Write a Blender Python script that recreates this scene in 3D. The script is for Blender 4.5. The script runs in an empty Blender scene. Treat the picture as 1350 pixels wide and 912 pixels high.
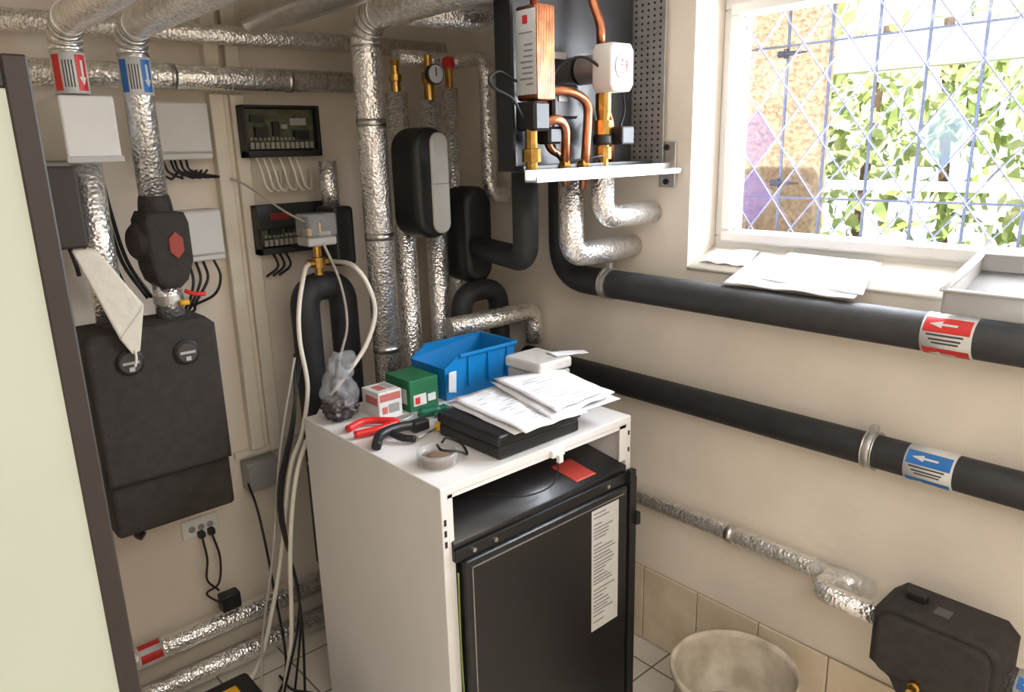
import bpy, bmesh, math, random
from mathutils import Matrix, Vector, noise
random.seed(7)
V=Vector
scn=bpy.context.scene
COL=scn.collection
# ---------------------------------------------------------------- camera
cam=bpy.data.cameras.new('camera'); co=bpy.data.objects.new('camera',cam); COL.objects.link(co)
cam.lens=26.2; cam.sensor_width=36; cam.clip_start=.02
co.matrix_world=Matrix(((.7446,.1898,-.6400,0),(-.6672,.1755,-.7239,0),(-.02515,.9660,.2572,1.555),(0,0,0,1)))
scn.camera=co
# ---------------------------------------------------------------- materials
def lin(c):
    return tuple(((x/255)/12.92 if x/255<=.04045 else ((x/255+.055)/1.055)**2.4) for x in c)+(1,)
def mat(name,rgb,rough=.6,metal=0,var=0,vscale=8,bump=0,bscale=40,alpha=1,trans=0,rgb2=None,coat=0):
    m=bpy.data.materials.new(name); m.use_nodes=True
    nt=m.node_tree; b=nt.nodes['Principled BSDF']
    b.inputs['Base Color'].default_value=lin(rgb); b.inputs['Roughness'].default_value=rough
    b.inputs['Metallic'].default_value=metal; b.inputs['Alpha'].default_value=alpha
    b.inputs['Transmission Weight'].default_value=trans; b.inputs['Coat Weight'].default_value=coat
    tc=nt.nodes.new('ShaderNodeTexCoord')
    if var or rgb2:
        n=nt.nodes.new('ShaderNodeTexNoise'); n.inputs['Scale'].default_value=vscale; n.inputs['Detail'].default_value=5
        r=nt.nodes.new('ShaderNodeValToRGB'); r.color_ramp.elements[0].position=.35; r.color_ramp.elements[1].position=.65
        c2=rgb2 if rgb2 else tuple(max(0,x*(1-var)) for x in rgb)
        r.color_ramp.elements[0].color=lin(c2); r.color_ramp.elements[1].color=lin(rgb)
        nt.links.new(tc.outputs['Object'],n.inputs['Vector']); nt.links.new(n.outputs['Fac'],r.inputs['Fac'])
        nt.links.new(r.outputs['Color'],b.inputs['Base Color'])
    if bump:
        n=nt.nodes.new('ShaderNodeTexNoise'); n.inputs['Scale'].default_value=bscale; n.inputs['Detail'].default_value=4
        bp=nt.nodes.new('ShaderNodeBump'); bp.inputs['Strength'].default_value=bump; bp.inputs['Distance'].default_value=.01
        nt.links.new(tc.outputs['Object'],n.inputs['Vector']); nt.links.new(n.outputs['Fac'],bp.inputs['Height'])
        nt.links.new(bp.outputs['Normal'],b.inputs['Normal'])
    return m
def foil_mat():
    m=bpy.data.materials.new('aluminium_foil'); m.use_nodes=True
    nt=m.node_tree; b=nt.nodes['Principled BSDF']; L=nt.links.new
    tc=nt.nodes.new('ShaderNodeTexCoord')
    n=nt.nodes.new('ShaderNodeTexNoise'); n.inputs['Scale'].default_value=60; n.inputs['Detail'].default_value=7
    v=nt.nodes.new('ShaderNodeTexVoronoi'); v.inputs['Scale'].default_value=130; v.feature='F1'
    a=nt.nodes.new('ShaderNodeMath'); a.operation='MULTIPLY_ADD'; a.inputs[1].default_value=.7
    bp=nt.nodes.new('ShaderNodeBump'); bp.inputs['Strength'].default_value=.55; bp.inputs['Distance'].default_value=.0055
    L(tc.outputs['Object'],n.inputs['Vector']); L(tc.outputs['Object'],v.inputs['Vector'])
    L(v.outputs['Distance'],a.inputs[0]); L(n.outputs['Fac'],a.inputs[2]); L(a.outputs[0],bp.inputs['Height'])
    L(bp.outputs['Normal'],b.inputs['Normal'])
    r=nt.nodes.new('ShaderNodeValToRGB'); r.color_ramp.elements[0].color=lin((222,219,214)); r.color_ramp.elements[1].color=lin((253,252,250))
    r.color_ramp.elements[0].position=.3; r.color_ramp.elements[1].position=.55
    L(n.outputs['Fac'],r.inputs['Fac']); L(r.outputs['Color'],b.inputs['Base Color'])
    b.inputs['Metallic'].default_value=.88; b.inputs['Roughness'].default_value=.27
    return m
FOIL=foil_mat()
WALL=mat('wall_plaster',(238,227,212),.85,var=.05,vscale=3,bump=.25,bscale=25)
WALLB=mat('back_plaster',(236,223,206),.9,var=.06,vscale=2,bump=.2,bscale=20)
CEIL=mat('ceiling_paint',(230,222,210),.9,var=.04)
REVEAL=mat('reveal_paint',(238,232,222),.8,var=.03)
FRAME=mat('pvc_frame',(226,224,220),.4,var=.03)
WHITE=mat('white_powdercoat',(230,227,225),.45,var=.02,vscale=4)
WHITE2=mat('white_plastic',(228,225,220),.4)
BOXG=mat('box_grey_white',(218,216,212),.45,var=.03)
TRUNK=mat('trunking_cream',(230,220,202),.6,var=.03)
BLACK=mat('black_rubber',(50,50,52),.6,bump=.1,bscale=150,var=.15,vscale=20)
EPP=mat('black_epp_foam',(56,51,48),.85,bump=.35,bscale=220,var=.15,vscale=40)
BLKM=mat('black_metal',(26,26,29),.36,coat=.1)
BLKP=mat('black_plastic',(30,30,31),.45)
DKBR=mat('dark_brown_trim',(48,40,36),.6,var=.1)
PALE=mat('pale_panel',(182,189,176),.5,var=.03,vscale=2)
GREY=mat('grey_plastic',(150,148,144),.5)
GREYB=mat('grey_band',(206,205,202),.4)
GREYL=mat('light_grey_plastic',(180,178,175),.5)
STEEL=mat('steel',(205,204,200),.3,metal=1)
STEELD=mat('galvanised_steel',(200,198,194),.45,metal=.75,var=.1,vscale=30)
BRASS=mat('brass',(214,168,88),.3,metal=1,var=.2,vscale=40)
COPPER=mat('copper',(214,136,96),.32,metal=.95,var=.25,vscale=30)
RED=mat('red_print',(205,46,42),.5)
REDP=mat('red_plastic',(214,36,34),.4)
BLUEP=mat('blue_print',(40,110,180),.5)
BIN=mat('blue_plastic',(20,124,192),.35)
GREEN=mat('green_carton',(28,108,66),.6,var=.15,vscale=30)
GREENT=mat('green_tool',(10,92,70),.45)
YEL=mat('yellow_plastic',(236,180,40),.45)
PAPER=mat('paper',(232,231,235),.8,var=.02,vscale=12)
PRINT=mat('print_ink',(70,66,70),.8)
PRINTL=mat('print_ink_light',(140,137,142),.8)
STICK=mat('label_white',(214,213,210),.6,var=.04,vscale=60)
PCB=mat('circuit_board',(50,60,42),.5,rgb2=(92,90,66),vscale=60)
TERM=mat('terminal_grey',(140,140,128),.5)
HOSE=mat('white_hose',(230,224,210),.5)
CABLEB=mat('black_cable',(26,24,24),.5)
CABLEG=mat('grey_cable',(178,172,164),.5)
TILE=mat('skirting_tile',(228,213,190),.25,rgb2=(214,196,168),vscale=9)
GROUT=mat('grout',(160,145,124),.9)
BUCKM=mat('dirty_bucket',(214,204,186),.6,rgb2=(176,164,144),vscale=14)
BUCKI=mat('bucket_inside_dirt',(140,126,106),.8,rgb2=(190,180,162),vscale=30)
PLAST=mat('clear_plastic',(190,188,186),.15,alpha=.4)
BAGF=mat('bag_film',(170,170,174),.15,alpha=.34,bump=.8,bscale=60)
PLASTF=mat('film_plastic',(226,222,216),.3,alpha=.75,bump=.6,bscale=30)
WRAP=mat('clear_wrap',(210,206,200),.15,alpha=.35,bump=.7,bscale=50)
CLOTH=mat('plastic_sheet',(222,216,202),.5,bump=.5,bscale=25)
SCREWS=mat('screws',(110,104,104),.35,metal=.6,rgb2=(40,38,44),vscale=70)
TRAY=mat('grey_tray',(172,168,164),.3,alpha=.7)
LEAD=mat('lead_came',(138,140,182),.5)
IRON=mat('iron_bar',(96,100,120),.6)
PURP=mat('purple_glass',(150,130,200),.2,alpha=.45)
CYAN=mat('blue_glass',(180,205,225),.2,alpha=.5)
STUCCO=mat('stucco',(188,164,134),.95,rgb2=(150,128,102),vscale=60,bump=.8,bscale=60)
WOUT=mat('outdoor_white',(236,234,228),.8)
def floor_mat():
    m=bpy.data.materials.new('floor_tiles'); m.use_nodes=True; nt=m.node_tree; b=nt.nodes['Principled BSDF']
    tc=nt.nodes.new('ShaderNodeTexCoord'); br=nt.nodes.new('ShaderNodeTexBrick')
    br.offset=0; br.inputs['Scale'].default_value=1; br.inputs['Brick Width'].default_value=.2; br.inputs['Row Height'].default_value=.2
    br.inputs['Mortar Size'].default_value=.003; br.inputs['Color1'].default_value=lin((226,219,208)); br.inputs['Color2'].default_value=lin((216,209,197)); br.inputs['Mortar'].default_value=lin((120,108,92))
    nt.links.new(tc.outputs['Object'],br.inputs['Vector']); nt.links.new(br.outputs['Color'],b.inputs['Base Color']); b.inputs['Roughness'].default_value=.3
    return m
FLOOR=floor_mat()
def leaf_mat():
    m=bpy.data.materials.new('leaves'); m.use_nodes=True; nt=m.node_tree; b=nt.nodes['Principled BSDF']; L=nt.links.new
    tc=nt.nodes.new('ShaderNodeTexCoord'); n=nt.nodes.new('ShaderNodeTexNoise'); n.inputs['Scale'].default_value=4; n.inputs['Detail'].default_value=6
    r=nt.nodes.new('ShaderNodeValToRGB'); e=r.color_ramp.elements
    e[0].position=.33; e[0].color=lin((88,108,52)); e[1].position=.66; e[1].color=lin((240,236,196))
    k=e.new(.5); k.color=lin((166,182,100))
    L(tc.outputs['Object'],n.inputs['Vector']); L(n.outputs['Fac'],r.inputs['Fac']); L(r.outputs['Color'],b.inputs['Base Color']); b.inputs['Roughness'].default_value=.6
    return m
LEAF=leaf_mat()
def glass_mat():
    m=bpy.data.materials.new('window_glass'); m.use_nodes=True; nt=m.node_tree; nt.nodes.clear()
    o=nt.nodes.new('ShaderNodeOutputMaterial'); t=nt.nodes.new('ShaderNodeBsdfTransparent'); g=nt.nodes.new('ShaderNodeBsdfGlossy'); mx=nt.nodes.new('ShaderNodeMixShader')
    g.inputs['Roughness'].default_value=.05; mx.inputs[0].default_value=.05; t.inputs[0].default_value=(.95,.97,1,1)
    nt.links.new(t.outputs[0],mx.inputs[1]); nt.links.new(g.outputs[0],mx.inputs[2]); nt.links.new(mx.outputs[0],o.inputs[0]); return m
GLASS=glass_mat()
# ---------------------------------------------------------------- helpers
def G(name):
    e=bpy.data.objects.new(name,None); COL.objects.link(e); e.empty_display_size=.05; return e
def fin(name,bm,m,par=None,smooth=False):
    me=bpy.data.meshes.new(name); bm.normal_update(); bm.to_mesh(me); bm.free()
    o=bpy.data.objects.new(name,me); COL.objects.link(o); me.materials.append(m)
    if smooth:
        for p in me.polygons: p.use_smooth=True
    if par: o.parent=par
    return o
def addbox(bm,a,b,bev=0,seg=2):
    c=[(a[i]+b[i])/2 for i in range(3)]; s=[abs(b[i]-a[i]) for i in range(3)]
    r=bmesh.ops.create_cube(bm,size=1,matrix=Matrix.Translation(c)@Matrix.Diagonal((*s,1)))
    if bev:
        ed=list({e for v in r['verts'] for e in v.link_edges})
        bmesh.ops.bevel(bm,geom=ed,offset=bev,segments=seg,affect='EDGES',profile=.5)
def box(name,a,b,m,par=None,bev=0,seg=2):
    bm=bmesh.new(); addbox(bm,a,b,bev,seg); return fin(name,bm,m,par)
def boxes(name,lst,m,par=None,bev=0):
    bm=bmesh.new()
    for a,b in lst: addbox(bm,a,b,bev,1)
    return fin(name,bm,m,par)
def addsweep(bm,pts,radii,seg=20,caps=True):
    pts=[V(p) for p in pts]; n=len(pts); rings=[]
    up=None
    for i,p in enumerate(pts):
        t=(pts[min(i+1,n-1)]-pts[max(i-1,0)]).normalized()
        if up is None:
            up=V((0,0,1)) if abs(t.z)<.9 else V((1,0,0))
        s=t.cross(up)
        if s.length<1e-4: s=t.cross(V((0,1,0)))
        s.normalize(); up=s.cross(t).normalized()
        r=radii[i] if isinstance(radii,(list,tuple)) else radii
        rings.append([bm.verts.new(p+s*math.cos(2*math.pi*k/seg)*r+up*math.sin(2*math.pi*k/seg)*r) for k in range(seg)])
    for i in range(n-1):
        for k in range(seg):
            bm.faces.new((rings[i][k],rings[i+1][k],rings[i+1][(k+1)%seg],rings[i][(k+1)%seg]))
    if caps: bm.faces.new(rings[0]); bm.faces.new(rings[-1][::-1])
    bmesh.ops.recalc_face_normals(bm,faces=bm.faces)
def fillet(pts,f):
    pts=[V(p) for p in pts]; out=[pts[0]]
    for i in range(1,len(pts)-1):
        a,b,c=pts[i-1],pts[i],pts[i+1]; d1=(a-b); d2=(c-b); q=min(f,d1.length*.49,d2.length*.49)
        p1=b+d1.normalized()*q; p2=b+d2.normalized()*q
        for k in range(9):
            t=k/8; out.append(p1*(1-t)**2+b*2*t*(1-t)+p2*t*t)
    out.append(pts[-1]); return out
def cat(pts,n=8):
    P=[V(p) for p in pts]; P=[P[0]*2-P[1]]+P+[P[-1]*2-P[-2]]; out=[]
    for i in range(1,len(P)-2):
        for k in range(n):
            t=k/n; a,b,c,d=P[i-1],P[i],P[i+1],P[i+2]
            out.append(.5*((2*b)+(c-a)*t+(2*a-5*b+4*c-d)*t*t+(3*b-a-3*c+d)*t**3))
    out.append(P[-2]); return out
def smoothside(o):
    for p in o.data.polygons: p.use_smooth=len(p.vertices)<=4
    return o
def pipe(name,pts,r,m,par=None,f=.06,seg=24):
    bm=bmesh.new(); addsweep(bm,fillet(pts,f),r,seg); return smoothside(fin(name,bm,m,par))
def hose(name,pts,r,m,par=None,seg=8,n=8):
    bm=bmesh.new(); addsweep(bm,cat(pts,n),r,seg); return smoothside(fin(name,bm,m,par))
def hoses(name,lst,r,m,par=None):
    bm=bmesh.new()
    for pts in lst: addsweep(bm,cat(pts,6),r,6)
    return smoothside(fin(name,bm,m,par))
def cyl(name,p0,p1,r,m,par=None,seg=28):
    bm=bmesh.new(); addsweep(bm,[p0,p1],r,seg); return smoothside(fin(name,bm,m,par))
def prof(name,p0,d,pr,m,par=None,seg=24):
    p0=V(p0); d=V(d).normalized(); bm=bmesh.new(); n=len(pr); rings=[]
    s=d.orthogonal().normalized(); u=d.cross(s)
    for o,r in pr: rings.append([bm.verts.new(p0+d*o+(s*math.cos(2*math.pi*k/seg)+u*math.sin(2*math.pi*k/seg))*r) for k in range(seg)])
    for i in range(n-1):
        for k in range(seg): bm.faces.new((rings[i][k],rings[i+1][k],rings[i+1][(k+1)%seg],rings[i][(k+1)%seg]))
    bm.faces.new(rings[0]); bm.faces.new(rings[-1][::-1]); bmesh.ops.recalc_face_normals(bm,faces=bm.faces)
    return fin(name,bm,m,par)
def patch(name,c,d,e1,r,s0,s1,t0,t1,m,par,n=16,s0b=None,s1b=None):
    c,d,e1=V(c),V(d),V(e1).normalized(); e2=d.cross(e1); bm=bmesh.new(); A=[];B=[]
    for k in range(n+1):
        t=math.radians(t0+(t1-t0)*k/n); off=r*(e1*math.cos(t)+e2*math.sin(t))
        q=k/n; w=1-abs(2*q-1)
        a=s0 if s0b is None else s0b+(s0-s0b)*w
        b=s1 if s1b is None else s1b+(s1-s1b)*w
        A.append(bm.verts.new(c+d*a+off)); B.append(bm.verts.new(c+d*b+off))
    for k in range(n): bm.faces.new((A[k],A[k+1],B[k+1],B[k]))
    return fin(name,bm,m,par,True)
def prism(name,poly,axis,a0,a1,m,par=None,bev=0,seg=3):
    bm=bmesh.new()
    def mk(p,a):
        return {'x':(a,p[0],p[1]),'y':(p[0],a,p[1]),'z':(p[0],p[1],a)}[axis]
    A=[bm.verts.new(mk(p,a0)) for p in poly]; B=[bm.verts.new(mk(p,a1)) for p in poly]
    n=len(poly); bm.faces.new(A); bm.faces.new(B[::-1])
    for i in range(n): bm.faces.new((A[i],B[i],B[(i+1)%n],A[(i+1)%n]))
    bmesh.ops.recalc_face_normals(bm,faces=bm.faces)
    if bev:
        ed=[e for e in bm.edges if abs(e.verts[0].co['xyz'.index(axis)]-e.verts[1].co['xyz'.index(axis)])<1e-6]
        bmesh.ops.bevel(bm,geom=ed,offset=bev,segments=seg,affect='EDGES',profile=.5)
    return smoothside(fin(name,bm,m,par))
def stadium(cx,cz,w,h,n=10):
    r=w/2; out=[]
    for k in range(n+1):
        t=math.pi*k/n; out.append((cx+r*math.cos(t),cz+h/2-r+r*math.sin(t)))
    for k in range(n+1):
        t=math.pi+math.pi*k/n; out.append((cx+r*math.cos(t),cz-h/2+r+r*math.sin(t)))
    return out
def rounded(y0,y1,z0,z1,r,n=5):
    out=[]
    for cx,cz,a in ((y1-r,z1-r,0),(y0+r,z1-r,90),(y0+r,z0+r,180),(y1-r,z0+r,270)):
        for k in range(n+1):
            t=math.radians(a+90*k/n); out.append((cx+r*math.cos(t),cz+r*math.sin(t)))
    return out
def sheet(name,q,m,par=None,amp=.004,n=12,seed=0,thick=.0012):
    q=[V(p) for p in q]; bm=bmesh.new(); g=[]
    for i in range(n+1):
        row=[]
        for j in range(n+1):
            u,v=i/n,j/n
            p=q[0]*(1-u)*(1-v)+q[1]*u*(1-v)+q[2]*u*v+q[3]*(1-u)*v
            p=p+V((0,0,abs(noise.noise(V((u*2.5+seed,v*2.5,seed))))*amp))
            row.append(bm.verts.new(p))
        g.append(row)
    for i in range(n):
        for j in range(n): bm.faces.new((g[i][j],g[i+1][j],g[i+1][j+1],g[i][j+1]))
    o=fin(name,bm,m,par,True); s=o.modifiers.new('thick','SOLIDIFY'); s.thickness=thick; return o
def lathe(name,c,pr,m,par=None,seg=40):
    bm=bmesh.new(); rings=[]
    for r,z in pr: rings.append([bm.verts.new((c[0]+r*math.cos(2*math.pi*k/seg),c[1]+r*math.sin(2*math.pi*k/seg),c[2]+z)) for k in range(seg)])
    for i in range(len(pr)-1):
        for k in range(seg): bm.faces.new((rings[i][k],rings[i][(k+1)%seg],rings[i+1][(k+1)%seg],rings[i+1][k]))
    bm.faces.new(rings[0][::-1]); bm.faces.new(rings[-1])
    return smoothside(fin(name,bm,m,par))
def blob(name,c,s,m,par,amp=.3,seed=0,freq=2.5,taper=0):
    bm=bmesh.new(); bmesh.ops.create_icosphere(bm,subdivisions=4,radius=1)
    for v in bm.verts:
        k=1+amp*noise.noise(v.co*freq+V((seed,seed,0))); t=1-taper*max(0,v.co.z)
        v.co=V((c[0]+v.co.x*s[0]*k*t,c[1]+v.co.y*s[1]*k*t,max(c[2]-s[2]*.95,c[2]+v.co.z*s[2]*k)))
    return fin(name,bm,m,par,True)
# ---------------------------------------------------------------- room
HC=2.12
box('floor',(-1.3,-1.2,-.1),(1.7,2.2,0),FLOOR)
box('wall_back',(-1.4,2.2,-.1),(1.95,2.3,HC+.1),WALLB)
box('wall_left',(-1.4,-1.2,-.1),(-1.3,2.2,HC+.1),WALL)
box('wall_front',(-1.4,-1.3,-.1),(1.95,-1.2,HC+.1),WALL)
box('ceiling',(-1.3,-1.2,HC),(1.7,2.2,HC+.1),CEIL)
wy0,wy1=.06,1.192; wz0,wz1=1.227,1.985
boxes('wall_right',[((1.7,-1.2,-.1),(1.95,2.2,wz0)),((1.7,-1.2,wz1),(1.95,2.2,HC+.1)),((1.7,wy1,wz0),(1.95,2.2,wz1)),((1.7,-1.2,wz0),(1.95,wy0,wz1))],WALL)
prism('trim_1',[(1.695,1.222),(1.695,1.229),(1.83,1.275),(1.95,1.275),(1.95,1.228)],'y',wy0+.001,wy1-.001,REVEAL)
bk=G('baseboard_right')
box('grout',(1.694,-1.2,0),(1.7,2.2,.258),GROUT,bk)
tl=[]
y=1.107+.2*5
while y>-1.2:
    tl.append(((1.688,y-.197,.003),(1.6945,min(y-.001,2.199),.26))); y-=.2
boxes('tiles',tl,TILE,bk,bev=.0015)
# ---------------------------------------------------------------- window
wn=G('window_1')
def frame(name,y0,y1,z0,z1,t,x0,x1,m,par,bev=.004):
    boxes(name,[((x0,y0,z0),(x1,y1,z0+t)),((x0,y0,z1-t),(x1,y1,z1)),((x0,y0,z0+t),(x1,y0+t,z1-t)),((x0,y1-t,z0+t),(x1,y1,z1-t))],m,par,bev)
frame('outer_frame',wy0,wy1,1.262,1.925,.04,1.825,1.90,FRAME,wn)
frame('sash',wy0+.025,wy1-.025,1.288,1.90,.032,1.81,1.87,FRAME,wn,.006)
box('head_filler',(1.80,wy0,1.925),(1.9,wy1,wz1),REVEAL,wn)
gy0,gy1,gz0,gz1=wy0+.052,wy1-.052,1.315,1.874
box('glass_pane',(1.842,gy0,gz0),(1.846,gy1,gz1),GLASS,wn)
frame('glazing_bead',gy0,gy1,gz0,gz1,.006,1.832,1.85,mat('seal_blue_grey',(140,142,165),.5),wn,0)
bm=bmesh.new(); W=.115; H=.15
def clip(y0,z0,dy,dz):
    t0,t1=-50,50
    for p,d,lo,hi in ((y0,dy,gy0,gy1),(z0,dz,gz0,gz1)):
        a,b=(lo-p)/d,(hi-p)/d
        if a>b:a,b=b,a
        t0=max(t0,a);t1=min(t1,b)
    return (t0,t1) if t1-t0>.02 else None
for sgn in (1,-1):
    for i in range(-20,40):
        y0=gy1-.05-i*W; z0=gz0+.02
        c=clip(y0,z0,W/2*sgn/.1,H/2/.1)
        if c:
            a=V((1.838,y0+W/2*sgn/.1*c[0],z0+H/2/.1*c[0])); b=V((1.838,y0+W/2*sgn/.1*c[1],z0+H/2/.1*c[1]))
            addsweep(bm,[a,b],.0016,6)
fin('lead_lattice',bm,LEAD,wn)
def diamond(nm,cy,cz,m):
    bm=bmesh.new(); vs=[bm.verts.new((1.8405,cy+a,cz+b)) for a,b in ((W/2,0),(0,H/2),(-W/2,0),(0,-H/2))]; bm.faces.new(vs); fin(nm,bm,m,wn)
by=gy1-.05; bz=gz0+.02
diamond('purple_pane_low',by,bz+H*.5,PURP)
diamond('purple_pane_up',by,bz+H*1.5,PURP)
diamond('blue_pane',by-W*4,bz+H*1.5,CYAN)
gr=G('window_grille')
bm=bmesh.new()
for i in range(9):
    yy=1.215-.119*i; addbox(bm,(1.987,yy-.003,1.2),(1.993,yy+.003,2.02))
for zz in (1.40,1.80): addbox(bm,(1.986,.0,zz-.0025),(1.994,1.3,zz+.0025))
for yy in (1.28,.0):
    for zz in (1.40,1.80): addbox(bm,(1.951,yy-.006,zz-.006),(1.99,yy+.006,zz+.006))
fin('bars',bm,IRON,gr)
bm=bmesh.new()
for zz in (1.44,1.78):
    addsweep(bm,[(1.985,1.12,zz),(1.985,1.04,zz)],[.009,.002],8); addsweep(bm,[(1.985,1.10,zz-.012),(1.985,1.10,zz+.012)],.006,8)
fin('bar_ornaments',bm,mat('dark_iron',(50,52,62),.6),gr)
# ---------------------------------------------------------------- outdoors
box('stucco_pillar',(2.42,1.21,-.3),(2.5,3.2,2.9),STUCCO,None,.01)
box('garden_ground',(1.95,-4,-.3),(9,7,-.2),mat('soil',(150,140,90),.9,rgb2=(90,120,50),vscale=3))
bm=bmesh.new()
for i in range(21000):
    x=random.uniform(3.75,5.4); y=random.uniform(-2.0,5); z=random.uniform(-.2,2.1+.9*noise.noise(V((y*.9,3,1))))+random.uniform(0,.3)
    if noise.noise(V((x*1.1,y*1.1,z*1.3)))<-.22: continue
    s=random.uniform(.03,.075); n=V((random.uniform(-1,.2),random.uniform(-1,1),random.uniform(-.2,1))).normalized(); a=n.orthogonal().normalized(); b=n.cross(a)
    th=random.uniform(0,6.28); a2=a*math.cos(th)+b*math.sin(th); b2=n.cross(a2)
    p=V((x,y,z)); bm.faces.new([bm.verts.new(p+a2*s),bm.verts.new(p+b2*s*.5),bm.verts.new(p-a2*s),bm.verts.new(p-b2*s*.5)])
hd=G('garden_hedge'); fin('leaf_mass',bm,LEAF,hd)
bm=bmesh.new()
for i in range(14):
    yy=-2+i*.5; addsweep(bm,[(4.8+random.uniform(-.4,.4),yy,-.25),(4.8,yy+.1,1),(4.9,yy+random.uniform(-.3,.3),2.2)],.03,8)
fin('stems',bm,mat('bark',(96,74,50),.9),hd)
pr=G('garden_pergola')
box('canopy_fascia',(3.5,-1.5,1.84),(3.58,2.4,1.99),WOUT,pr,.004)
box('handrail',(2.9,-1.5,1.365),(2.94,1.9,1.40),WOUT,pr,.004)
boxes('posts',[((3.51,-1.5,-.2),(3.57,-1.44,1.84)),((3.51,2.34,-.2),(3.57,2.4,1.84)),((2.9,-1.5,-.2),(2.94,-1.46,1.365)),((2.9,1.87,-.2),(2.93,1.9,1.365))],WOUT,pr)
# ---------------------------------------------------------------- tall cabinet at left
tc=G('tall_cabinet')
box('carcass',(-.5,.87,0),(.157,1.25,1.645),DKBR,tc)
box('door_panel',(-.47,.852,.03),(.139,.872,1.62),PALE,tc,.002)
boxes('dark_trim',[((.137,.85,0),(.159,.875,1.65)),((-.5,.85,0),(-.47,.875,1.65)),((-.47,.85,1.62),(.137,.875,1.65))],DKBR,tc,bev=.002)
# ---------------------------------------------------------------- white cabinet
c=G('heating_appliance_cabinet')
X0,X1,Y0,Y1,HT=.796,1.394,1.13,1.72,.895
boxes('side_panels',[((X0,Y0,.02),(X0+.018,Y1,HT-.018)),((X1-.018,Y0,.02),(X1,Y1,HT-.018))],WHITE,c,bev=.0015)
box('top_panel',(X0,Y0,HT-.019),(X1,Y1,HT),WHITE,c,.002)
boxes('rear_and_base',[((X0+.018,Y1-.015,.02),(X1-.018,Y1,HT-.019)),((X0+.02,Y0+.02,0),(X1-.02,Y1-.02,.02))],BLKP,c)
boxes('front_flanges',[((X0+.018,Y0+.001,.02),(X0+.03,Y0+.004,HT-.02)),((X1-.042,Y0+.001,.78),(X1-.018,Y0+.004,HT-.02)),((X0+.018,Y0+.001,HT-.028),(X1-.018,Y0+.004,HT-.019))],WHITE,c)
boxes('hinge_slots',[((X0+.005,Y0-.001,z),(X0+.011,Y0+.0005,z+.014)) for z in (.76,.785,.81)]+[((X1-.012,Y0-.001,z),(X1-.006,Y0+.0005,z+.012)) for z in (.80,.845)],BLKP,c)
prism('inner_unit_lid',[(Y0-.005,.745),(Y0-.005,.768),(Y0+.22,.80),(Y1-.03,.805),(Y1-.03,.745)],'x',X0+.022,X1-.022,BLKM,c,.0015,1)
box('inner_unit_body',(X0+.028,Y0+.01,.03),(X1-.028,Y1-.03,.745),BLKM,c)
box('front_door_panel',(X0+.04,Y0-.022,.03),(X1-.035,Y0+.012,.722),BLKM,c,.006,3)
boxes('bright_edge_line',[((X0+.055,Y0-.0235,.703),(X1-.05,Y0-.021,.7055)),((X0+.055,Y0-.0235,.04),(X0+.0575,Y0-.021,.7055))],STEEL,c)
box('front_cover_strip',(X0+.022,Y0-.012,.722),(X1-.022,Y0+.012,.75),BLKM,c,.003)
box('right_black_post',(X1-.022,Y0-.02,.02),(X1+.004,Y0+.01,.735),BLKP,c,.002)
boxes('latch_tabs',[((X1-.03,Y0-.028,.72),(X1-.008,Y0-.01,.76)),((X1-.004,Y0-.03,.60),(X1+.01,Y0-.012,.635))],BLKP,c,bev=.002)
bm=bmesh.new()
for x in (X0+.07,X0+.13,X1-.1): addsweep(bm,[(x,Y0-.016,.737),(x,Y0-.010,.737)],.005,10)
fin('panel_screws',bm,STEEL,c)
box('data_label',(1.223,Y0-.0235,.362),(1.322,Y0-.0215,.697),STICK,c)
ll=[]
z=.685
while z>.38:
    L=random.uniform(.03,.082); ll.append(((1.229,Y0-.0242,z),(1.229+L,Y0-.0234,z+.0035))); z-=random.choice((.009,.009,.011,.018))
boxes('label_print',ll,PRINTL,c)
sheet('red_sticker',[(1.205,1.14,.7715),(1.275,1.14,.7715),(1.275,1.23,.784),(1.205,1.23,.784)],mat('sticker_red',(200,76,64),.5),c,0)
hose('inner_cable',[(1.12,1.13,.868),(1.13,1.128,.83),(1.10,1.125,.80),(1.03,1.14,.795),(.98,1.2,.80)],.002,CABLEB,c)
boxes('front_clip',[((1.105,1.12,.868),(1.145,1.135,.885)),((1.118,1.112,.855),(1.132,1.122,.875))],WHITE2,c,bev=.001)
hose('earth_cable',[(.822,1.118,.70),(.818,1.115,.5),(.822,1.115,.3),(.82,1.12,.1)],.002,mat('earth_wire',(120,140,60),.5),c)
# ---------------------------------------------------------------- things on the cabinet
T=HT
k=G('black_case')
box('case_bottom',(.972,1.15,T),(1.225,1.37,T+.03),BLKP,k,.006,3)
box('case_lid',(.968,1.146,T+.033),(1.229,1.374,T+.058),BLKP,k,.007,3)
box('case_seam',(.975,1.153,T+.028),(1.222,1.367,T+.036),BLKM,k)
p=G('paper_stack')
zt=T+.0605
sheet('sheet_under',[(1.0,1.13,zt),(1.34,1.12,zt),(1.345,1.32,zt),(1.02,1.40,zt)],PAPER,p,.004,seed=1,thick=.0015)
sheet('sheet_left',[(1.01,1.105,zt+.007),(1.20,1.10,zt+.007),(1.25,1.39,zt+.009),(1.035,1.40,zt+.007)],PAPER,p,.008,seed=2)
sheet('sheet_right',[(1.10,1.115,zt+.009),(1.33,1.13,zt+.012),(1.355,1.322,zt+.02),(1.16,1.40,zt+.02)],PAPER,p,.012,seed=3)
sheet('sheet_top',[(1.13,1.13,zt+.018),(1.32,1.15,zt+.02),(1.345,1.32,zt+.03),(1.17,1.40,zt+.03)],PAPER,p,.008,seed=5)
ln=[]
for i in range(16):
    x=random.uniform(1.03,1.12); yy=1.13+i*.015; ln.append(((x,yy,zt+.0155),(x+random.uniform(.01,.05),yy+.0015,zt+.0162)))
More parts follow.
